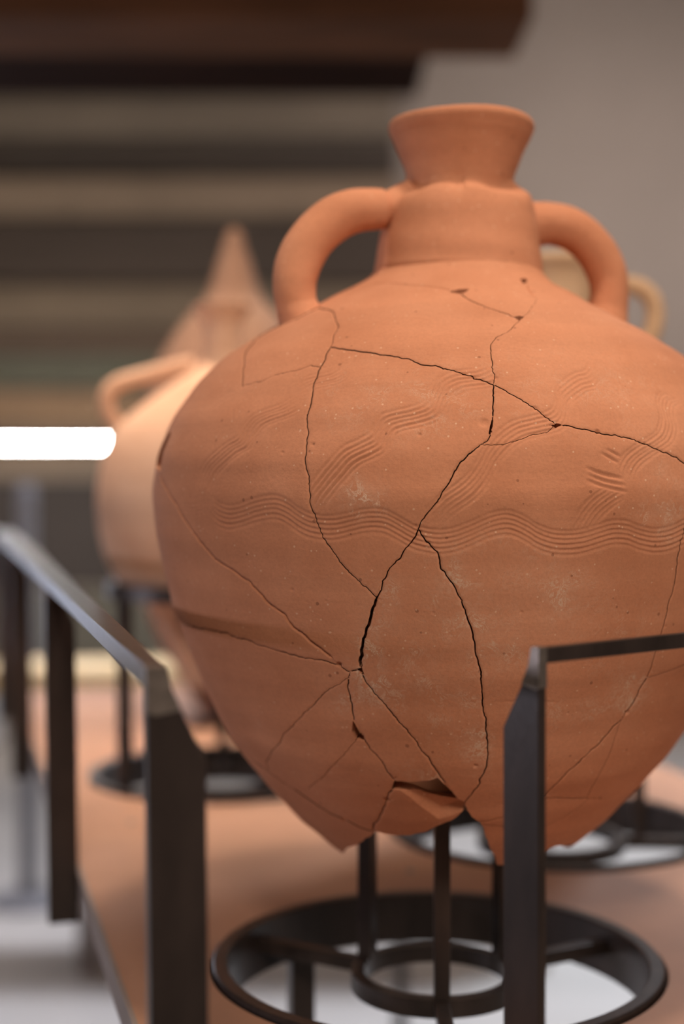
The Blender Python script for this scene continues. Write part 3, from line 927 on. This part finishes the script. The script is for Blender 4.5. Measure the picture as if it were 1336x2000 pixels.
# a few round pits and scars in the front surface
for px, py, rp, dp in ((571,1152,.0016,.8),(819,849,.0018,.7),(945,825,.004,.9),(1019,1196,.0014,.7),(929,1496,.0022,1.1),(1109,1393,.0014,.6),(552,884,.0014,.6),(611,868,.0022,.4),(1167,843,.0018,1.6),(503,660,.0028,2.0),
                       (1046,798,.0022,.9),(1204,764,.0012,.6),(846,1197,.0012,.6),(600,1176,.0009,.7),(637,1173,.0009,.8),(1202,1062,.002,.5),(755,1562,.003,1.6),(672,1602,.0028,1.2),(663,1298,.0025,1.8),(968,738,.002,1.0),(1300,1224,.0015,.8),(1225,1392,.0025,1.2)):
    q = px2s([(px, py)])[0]
    D_ = np.hypot((PHI[None, :] - q[0]) * rS[:, None], (S[:, None] - q[1]) * 1.1)
    gd = np.maximum(gd, dp * 1e-3 * np.clip(1 - (D_ / rp) ** 2, 0, 1))

# crust (mineral deposit) patches
crust = np.zeros((nS, nP))
for px, py, ax_, ay_, v in ((700,972,40,28,1.1),(875,1165,34,48,1.1),(935,1175,26,18,.9),(1100,1180,36,40,.9),(985,1260,46,28,.9),(925,1235,24,24,.8),(725,1270,18,70,1.3),(715,1310,26,30,1.1),(800,1310,60,60,.5),
                            (870,1370,80,70,.45),(935,1440,22,50,1.1),(1120,1400,60,20,.7),(1235,1350,26,40,1.0),(1300,1010,40,40,.7),(1290,930,30,40,.5),(770,1170,20,50,.5),(680,1370,40,24,.5),(820,1512,50,14,.9),(1000,1100,160,60,.22),(900,760,150,60,.16),
                            (700,780,90,60,.22),(1180,760,120,70,.22),(1200,1250,90,60,.3),(830,800,60,60,.25),(1010,1500,40,60,.3)):
    q = px2s([(px, py), (px + ax_, py), (px, py + ay_)])
    wa = abs(q[1, 0] - q[0, 0]) + 1e-3; ws = abs(q[2, 1] - q[0, 1]) + 1e-3
    crust += v * np.exp(-0.8 * (((PHI[None, :] - q[0, 0]) / wa) ** 2 + ((S[:, None] - q[0, 1]) / ws) ** 2))
crust = np.clip(crust * 1.5, 0, 1.8)

# spalled face of the small lowest sherd
SSv, PPv = np.meshgrid(S, PHI, indexing='ij')
spd = np.zeros((nS, nP))
m0 = (PPv > spall_s[:, 0].min() - .02) & (PPv < spall_s[:, 0].max() + .02) & (SSv > spall_s[:, 1].min() - .004) & (SSv < spall_s[:, 1].max() + .004)
ii = np.nonzero(m0)
ins = in_poly(spall_s, PPv[ii], SSv[ii])
dmin = np.full(len(ii[0]), 9.0)
for k in range(len(spall_s)):
    a = spall_s[k]; b = spall_s[(k + 1) % len(spall_s)]
    if k in (0, 1, 2, 3, 4, 5, 6): continue     # the side open to the hole
    rloc = rS[ii[0]]
    ax_ = (PPv[ii] - a[0]) * rloc; ay_ = SSv[ii] - a[1]
    bx_ = (b[0] - a[0]) * rloc; by_ = b[1] - a[1]
    t = np.clip((ax_ * bx_ + ay_ * by_) / (bx_ ** 2 + by_ ** 2 + 1e-12), 0, 1)
    dmin = np.minimum(dmin, np.hypot(ax_ - t * bx_, ay_ - t * by_))
spd[ii] = np.where(ins, np.clip(dmin * 0.8, 0, 0.0055), 0)

TW = 0.0085
cellP = 0.5 * (PHI[1:] - PHI[:-1])

def build_sherd(L_, idx):
    m_ = lab == L_
    rows = np.nonzero(m_.any(1))[0]; cols = np.nonzero(m_.any(0))[0]
    r0, r1, c0, c1 = rows[0], rows[-1] + 1, cols[0], cols[-1] + 1
    sub = m_[r0:r1, c0:c1]
    nr_, nc_ = sub.shape
    pd = np.zeros((nr_ + 2, nc_ + 2), bool); pd[1:-1, 1:-1] = sub
    # vertex grid (nr_+1, nc_+1); adjacent cells
    q00 = pd[:-1, :-1]; q01 = pd[:-1, 1:]; q10 = pd[1:, :-1]; q11 = pd[1:, 1:]
    cnt = q00.astype(int) + q01 + q10 + q11
    bnd = (cnt > 0) & (cnt < 4)
    cxm = ((q01 + 0.0) + q11 - q00 - q10); cym = ((q10 + 0.0) + q11 - q00 - q01)
    vs = slice(r0, r1 + 1); vp = slice(c0, c1 + 1)
    ph = np.repeat(PHI[None, vp], nr_ + 1, 0).copy(); s = np.repeat(S[vs][:, None], nc_ + 1, 1).copy()
    r = np.repeat(rS[vs][:, None], nc_ + 1, 1)
    dd = DD[vs, vp]; id_ = ID[vs, vp]
    D0 = 4 * ds
    near = (dd < D0) & (id_ >= 0)
    smv = smp[np.where(near, id_, 0)]
    nx = -smv[..., 3]; ny = smv[..., 2] * r           # normal in metric space
    tx = smv[..., 2] * r; ty = smv[..., 3]
    nx, ny = -ty, tx
    nn = np.hypot(nx, ny) + 1e-12; nx /= nn; ny /= nn
    ex = (ph - smv[..., 0]) * r; ey = s - smv[..., 1]
    sd = ex * nx + ey * ny
    # side: for border vertices from the cells of this sherd, otherwise from the vertex itself
    dphi = np.gradient(PHI)[vp][None, :] * r
    KW = 5                                            # where the mass of this sherd lies, seen from each vertex
    big_ = np.zeros((nr_ + 2 * KW, nc_ + 2 * KW)); big_[KW:-KW, KW:-KW] = sub
    I_ = np.zeros((nr_ + 2 * KW + 1, nc_ + 2 * KW + 1)); I_[1:, 1:] = big_.cumsum(0).cumsum(1)
    def bsum(y0, y1, x0, x1):
        return I_[KW + y1:KW + y1 + nr_ + 1, KW + x1:KW + x1 + nc_ + 1] - I_[KW + y0:KW + y0 + nr_ + 1, KW + x1:KW + x1 + nc_ + 1] \
             - I_[KW + y1:KW + y1 + nr_ + 1, KW + x0:KW + x0 + nc_ + 1] + I_[KW + y0:KW + y0 + nr_ + 1, KW + x0:KW + x0 + nc_ + 1]
    gxm = bsum(-KW, KW, 0, KW) - bsum(-KW, KW, -KW, 0)
    gym = bsum(0, KW, -KW, KW) - bsum(-KW, 0, -KW, KW)
    gside = gxm * nx + gym * ny
    gside = np.where(np.abs(gside) < 2.0, (ex + 0.35 * cxm * dphi) * nx + (ey + 0.35 * cym * ds) * ny, gside)
    cside = (ex + 0.35 * cxm * dphi) * nx + (ey + 0.35 * cym * ds) * ny
    sign = np.where(bnd | (dd < 2.0 * ds), np.sign(gside), np.sign(sd)); sign[sign == 0] = 1
    hw = smv[..., 4]
    dnew = np.where(bnd, hw, hw + np.maximum(sd * sign, 0) * (D0 - hw) / D0)
    # only move vertices when the crack here truly bounds the sherd (some border vertex close by)
    bb = bnd.copy()
    for k in range(5):
        b2 = bb.copy()
        b2[1:] |= bb[:-1]; b2[:-1] |= bb[1:]; b2[:, 1:] |= bb[:, :-1]; b2[:, :-1] |= bb[:, 1:]
        bb = b2
    mv = near & bb
    px_ = ex - sd * nx; py_ = ey - sd * ny            # tangential remainder
    px_ = np.where(bnd, px_ * 1.0, px_)
    ph = np.where(mv, smv[..., 0] + (px_ + sign * dnew * nx) / r, ph)
    s = np.where(mv, smv[..., 1] + py_ + sign * dnew * ny, s)
    s = np.clip(s, 0, STOT - 1e-4)
    # displacement
    offn = -gd[vs, vp] - spd[vs, vp]
    cut = smv[..., 4] > 1e-5
    edge = np.where(near & cut, np.exp(-(np.maximum(dnew - hw, 0) / 0.0006) ** 2) * np.clip(hw / 0.0002, 0.4, 2.0) * 0.00022, 0)
    edge += np.where(near & ~bb & cut, 0.0018 * np.clip(1 - dd / (1.1 * ds + hw), 0, 1), 0)
    offn = offn - edge
    so = rng.normal(0, 0.00016); ta, tb_ = rng.normal(0, 0.0016, 2)
    if sub.sum() > 60000: ta *= .3; tb_ *= .3
    pm, sm = ph.mean(), s.mean()
    offn = offn + np.clip(so + ta * (ph - pm) * 0.2 + tb_ * (s - sm), -0.0005, 0.0005) * (np.abs(s) > 0.01)
    Vo = surf(ph, s, offn)
    nid = np.arange((nr_ + 1) * (nc_ + 1)).reshape(nr_ + 1, nc_ + 1)
    i, j = np.nonzero(sub)
    # triangle winding outwards: (s down, phi right) seen from outside
    Q = np.stack([nid[i, j], nid[i + 1, j], nid[i + 1, j + 1], nid[i, j + 1]], 1)
    # walls
    edges = []
    up = sub & ~pd[:-2, 1:-1]; i_, j_ = np.nonzero(up); edges.append(np.stack([nid[i_, j_], nid[i_, j_ + 1]], 1))
    dn = sub & ~pd[2:, 1:-1]; i_, j_ = np.nonzero(dn); edges.append(np.stack([nid[i_ + 1, j_ + 1], nid[i_ + 1, j_]], 1))
    lf = sub & ~pd[1:-1, :-2]; i_, j_ = np.nonzero(lf); edges.append(np.stack([nid[i_ + 1, j_], nid[i_, j_]], 1))
    rt = sub & ~pd[1:-1, 2:]; i_, j_ = np.nonzero(rt); edges.append(np.stack([nid[i_, j_ + 1], nid[i_ + 1, j_ + 1]], 1))
    E = np.vstack(edges)
    phf = ph.ravel(); sf = s.ravel(); of = offn.ravel()
    Vof = Vo.reshape(-1, 3)
    used = np.unique(E)
    # rough fracture: three rings down the wall
    depths = [0.0, 0.35, 0.7, 1.0]
    ring = []
    base_n = []
    VV = [Vof]; nb = len(Vof)
    mp_ = np.full(len(Vof), -1); mp_[used] = np.arange(len(used))
    for k, dz in enumerate(depths):
        jit = 0 if k == 0 else 0.00008
        VV.append(surf(phf[used] + rng.normal(0, 1, len(used)) * jit / 0.2 * (0 < dz < 1), sf[used], np.maximum(of[used] * (1 - dz), -0.007) - TW * dz))
        ring.append(nb + k * len(used))
    QW = []
    e0 = mp_[E[:, 0]]; e1_ = mp_[E[:, 1]]
    for k in range(len(depths) - 1):
        QW.append(np.stack([ring[k] + e1_, ring[k] + e0, ring[k + 1] + e0, ring[k + 1] + e1_], 1)[:, ::-1])
    # inner face: whole 8x8 blocks where possible, single cells near the border
    blk = 8
    fullb = np.zeros_like(sub)
    QI = []
    nbv = nb + len(depths) * len(used)
    ii_, jj_ = nr_ // blk, nc_ // blk
    if ii_ and jj_:
        bl = sub[:ii_ * blk, :jj_ * blk].reshape(ii_, blk, jj_, blk).all((1, 3))
        bi, bj = np.nonzero(bl)
        QI.append(np.stack([nid[bi * blk, bj * blk], nid[bi * blk, bj * blk + blk], nid[bi * blk + blk, bj * blk + blk], nid[bi * blk + blk, bj * blk]], 1))
        fullb[:ii_ * blk, :jj_ * blk] = np.repeat(np.repeat(bl, blk, 0), blk, 1)
    i3, j3 = np.nonzero(sub & ~fullb)
    QI.append(np.stack([nid[i3, j3], nid[i3, j3 + 1], nid[i3 + 1, j3 + 1], nid[i3 + 1, j3]], 1))
    QI = np.vstack(QI)
    iu = np.unique(QI)
    im = np.full(len(Vof), -1); im[iu] = np.arange(len(iu))
    VV.append(surf(phf[iu], sf[iu], np.full(len(iu), -TW)))
    QI = nbv + im[QI]
    V = np.vstack(VV)
    QA = np.vstack([Q] + QW + [QI])
    # drop unused grid vertices
    uq, inv = np.unique(QA, return_inverse=True)
    cr_full = np.zeros(len(V)); cr_full[:len(Vof)] = crust[vs, vp].ravel()
    me = np_mesh('sherd', V[uq], inv.reshape(QA.shape))
    dirt_shade = np.zeros(len(V))
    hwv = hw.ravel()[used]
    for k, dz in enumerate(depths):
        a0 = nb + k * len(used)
        dirt_shade[a0:a0 + len(used)] = np.where(hwv > 1e-5, 1.0, 0.0)
    at2 = me.attributes.new('dirt_shade', 'FLOAT', 'POINT')
    at2.data.foreach_set('value', dirt_shade[uq].astype(np.float32))
    at_ = me.attributes.new('crust', 'FLOAT', 'POINT')
    at_.data.foreach_set('value', cr_full[uq].astype(np.float32))
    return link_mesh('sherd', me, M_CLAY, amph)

for k, L_ in enumerate(keep):
    build_sherd(L_, k)

# ---- neck and flaring mouth, the unseen throat narrowed to keep light out
nprof = catmull([(.060, .470), (.0690, .480), (.0712, .486), (.0704, .4945), (.0680, .511), (.0655, .528), (.0628, .541), (.0580, .5505), (.0500, .5565), (.0462, .5600), (.0448, .5640), (.0458, .5680), (.0485, .577),
                 (.0538, .590), (.0584, .6000), (.0610, .6060), (.0613, .6090), (.0604, .6118), (.0580, .6132), (.0550, .6130), (.0520, .6080), (.043, .593), (.031, .575), (.024, .562), (.026, .55), (.048, .53), (.058, .50), (.058, .475)], 8)
nt_ = 300
th = np.linspace(0, 2 * np.pi, nt_, endpoint=False)      # angle from the front
R_ = np.repeat(nprof[:, 0][:, None], nt_, 1); Z_ = np.repeat(nprof[:, 1][:, None], nt_, 1)
TT = np.repeat(th[None, :], len(nprof), 0)
R_ = R_ + 0.00022 * np.sin(Z_ * 240 + np.sin(TT) * 1.5) * (Z_ > .49) + 0.0006 * np.sin(2 * TT + 1)
# thumbed clay lobes where the collar was smeared on
lob = np.exp(-((Z_ - 0.556) / 0.008) ** 2)
R_ = R_ + lob * (0.0038 * np.maximum(0, np.sin(5.5 * TT + 0.9)) ** 0.7 - 0.001) * (nprof[:, 0] > 0)[:, None] * (np.arange(len(nprof)) < 90)[:, None]
Z_ = Z_ + np.exp(-((Z_ - 0.560) / 0.012) ** 2) * (0.0018 * np.sin(4 * TT + 2.2) - 0.006 * np.cos(TT)) + np.where(Z_ > .6, 0.0011 * np.sin(TT + 0.5) + 0.0005 * np.sin(3 * TT), 0)
V = Z_[..., None] * AX + (R_ * np.sin(TT))[..., None] * E1 - (R_ * np.cos(TT))[..., None] * E2
i, j = np.meshgrid(np.arange(len(nprof) - 1), np.arange(nt_), indexing='ij')
j2 = (j + 1) % nt_
Q = np.stack([i * nt_ + j, i * nt_ + j2, (i + 1) * nt_ + j2, (i + 1) * nt_ + j], -1).reshape(-1, 4)
link_mesh('neck', np_mesh('neck', V.reshape(-1, 3), Q), M_CLAY, amph)

# ---- handles in a plane turned a little towards the camera on the left
def handle_path(pts, ang):
    dv = math.cos(ang) * E1 + math.sin(ang) * E2
    nrm = np.cross(dv, AX)
    out = []
    for px, py in pts:
        v = ray(px, py)
        t = np.dot(B - C0, nrm) / np.dot(v, nrm)
        out.append(C0 + v * t - B)
    return np.array(out), nrm
HA = math.radians(20)
hp, hn = handle_path([(800,400),(775,404),(752,408),(722,409),(690,412),(655,426),(622,452),(596,487),(580,525),(575,560),(578,592),(588,625),(596,650)], HA)
P_ = catmull(hp, 12)
t_ = np.linspace(0, 12, len(P_))
ra = np.interp(t_, [0, 1, 2, 3, 4, 6, 8, 9, 10, 11, 12], [42, 40, 39, 41, 43.5, 45, 45, 43, 40, 46, 60]) * 1.13 / F
rb = np.interp(t_, [0, 2, 4, 7, 9, 10, 11, 12], [36, 36, 37, 38, 39, 40, 52, 70]) * 1.13 / F
cutk = 26
tube('handle', P_[cutk:], ra[cutk:] * 1.02, rb[cutk:] * 1.02, M_CLAY, amph, hn, 48, wob=0.02)
tube('handle_root', P_[:cutk - 0] * 1.0, ra[:cutk] * np.linspace(1.15, 0.86, cutk), rb[:cutk] * np.linspace(1.2, 0.86, cutk), M_CLAY, amph, hn, 48, wob=0.02)
hp, hn = handle_path([(1010,442),(1045,438),(1075,437),(1110,446),(1142,467),(1170,500),(1187,540),(1190,575),(1186,605),(1178,640)], HA)
P_ = catmull(hp, 12)
t_ = np.linspace(0, 9, len(P_))
ra = np.interp(t_, [0, 1, 2, 4, 6, 7, 8, 9], [48, 43, 41, 41, 40, 38, 40, 50]) * 1.24 / F
rb = np.interp(t_, [0, 1, 2, 6, 8, 9], [44, 38, 35, 35, 38, 50]) * 1.24 / F
tube('handle', P_, ra, rb, M_CLAY, amph, hn, 48, wob=0.02)

# ------------------------------------------------------------------ stands
make_stand(STANDS[0][0], STANDS[0][1], 0.190, 0.09, 0.165, 'steel ring stand with three upright prongs under the cracked jar')
make_stand(STANDS[1][0], STANDS[1][1], 0.185, 0.09, 0.268, 'steel ring stand holding the pale round jar at the left', angs=(95, 215, 335), sup=0.146, square=0.016)
make_stand(STANDS[2][0], STANDS[2][1], 0.190, 0.09, 0.20, 'steel ring stand over the open hole at the right, behind the cracked jar', angs=(-5, 115, 235), inner_r=0.075, sup=0.097)

# ------------------------------------------------------------------ the jars behind
def back_jar(loc, prof, mat, label, rot, handles, thick=0.008, name='amphora', neck_from=None):
    o = empty(name, loc, label, 'jar', None)
    o.rotation_euler = (0, 0, rot)
    pr_ = catmull(prof, 8)
    k = np.argmax(pr_[:, 1] >= neck_from)
    body = pr_[:k + 1]; neck = pr_[k:]
    inn = [(max(r - thick, 0.001), z) for r, z in body[::-1]]
    lathe('body', [(0.001, body[0][1] - 0.001)] + body.tolist() + inn, 96, mat, o, wob=0.006)
    lathe('neck', neck.tolist() + [(max(r - thick * 0.8, 0.001), z) for r, z in neck[::-1]], 72, mat, o, wob=0.006)
    for sgn in (1, -1) if handles else ():
        P0 = catmull([(sgn * a, 0, b) for a, b in handles], 10)
        tube('handle', P0, 0.011, 0.010, mat, o, (0, 1, 0), 24, wob=0.02)
    return o

x, y = STANDS[1]
sc_ = y / F
zr = TABLE_Z + 0.285 - 0.008
def zz(py, Y): return (EYE - (py - 935) / F * Y)
b0 = TABLE_Z - 0.0 + 0.03
def prof_from(Y, cx, rows, zbase):
    return [((cx - px) / F * Y, zz(py, Y) - zbase) for px, py in rows]
# pale round jar in the left stand
zb = zz(1345, y)
px_c = 668 + x / y * F
pr1 = [(0.012, 0.0), (0.035, 0.004)] + prof_from(y, px_c, [(356, 1330), (330, 1260), (300, 1200), (268, 1165), (232, 1130), (206, 1080), (194, 1020), (192, 960), (204, 890), (232, 835), (290, 785), (345, 745), (385, 715), (398, 680), (398, 640), (384, 612), (376, 600)], zb)
back_jar((x, y, zb), pr1, M_CLAY_PALE, 'pale rounded jar in the ring stand, left of and behind the cracked jar', math.radians(8),
         [(0.135, zz(845, y) - zb), (0.158, zz(800, y) - zb), (0.150, zz(758, y) - zb), (0.105, zz(735, y) - zb), (0.04, zz(712, y) - zb)], neck_from=zz(720, y) - zb)
# tall reddish jar with a long narrow neck, farther back
x3, y3 = -0.185, 2.45
c3 = 668 + x3 / y3 * F
zb3 = TABLE_Z + 0.0015
pr3 = [(0.03, 0.0), (0.055, 0.003), (0.085, 0.05), (0.13, 0.13), (0.172, 0.24), (0.185, 0.33)] + prof_from(y3, c3, [(270, 870), (284, 790), (306, 720), (335, 665), (368, 620), (398, 590), (412, 560), (424, 520), (436, 485), (442, 462), (450, 450)], zb3)
back_jar((x3, y3, zb3), pr3, M_CLAY_RED, 'tall reddish jar with a long narrow neck, farthest back at the left', 0.4, None, neck_from=zz(600, y3) - zb3)
# buff two-handled jar behind to the right
x2, y2 = STANDS[2]
zb2 = TABLE_Z + 0.11
kx = 1078
s2 = y2 / F
pr2_ = [(0.012, 0.0), (0.04, 0.006), (0.060, 0.03), (0.078, 0.065), (0.092, 0.088), (0.118, 0.14), (0.142, 0.20), (0.150, 0.26), (0.140, 0.32), (0.112, 0.37), (0.075, 0.41), (0.048, 0.435), (0.044, 0.465), (0.046, 0.50), (0.052, zz(540, y2) - zb2), (0.058, zz(520, y2) - zb2), (0.057, zz(510, y2) - zb2), (0.052, zz(506, y2) - zb2)]
xj = (kx - 668) / F * y2
back_jar((x2, y2, zb2), pr2_, M_CLAY_BUFF, 'buff two-handled jar half hidden behind the right handle of the cracked jar', -0.1,
         [((px - 1078) * s2, zz(py, y2) - zb2) for px, py in ((1240, 700), (1262, 668), (1274, 630), (1270, 592), (1245, 566), (1205, 560), (1150, 575))], neck_from=0.425)

# grey steel stanchion far left
p = at(52, 945, 4.2)
stn = empty('stanchion', (p[0], 4.2, 0), 'slim pale metal post standing on the floor at the far left', 'post')
M_PALE = plain_material('grey_painted_metal', (0.16, 0.155, 0.17), 0.6, 0.0, 0.1, 20)
lathe('base', [(0.001, 0.0), (0.12, 0.0), (0.12, 0.012), (0.04, 0.02), (0.03, 0.03)], 48, M_PALE, stn)
lathe('pole', [(0.028, 0.02), (0.028, p[2] - 0.03), (0.024, p[2] - 0.005), (0.001, p[2])], 32, M_PALE, stn)

# low plinth against the back wall at the far left
plinth = empty('plinth', (-2.0, 6.55, 0), 'low white plinth against the back wall at the far left', 'plinth')
M_WHITE = plain_material('white_paint', (0.72, 0.76, 0.85), 0.6, 0, 0.03, 3)
bm_obj('body', box_bm(0, 0, 0.19, 0.72, 0.5, 0.34), M_WHITE, plinth, bevel=0.004)
bm_obj('top', box_bm(0, 0, 0.375, 0.76, 0.54, 0.03), M_WHITE, plinth, bevel=0.004)
bm_obj('toe_kick', box_bm(0, 0, 0.01, 0.66, 0.44, 0.02), M_STEEL, plinth)
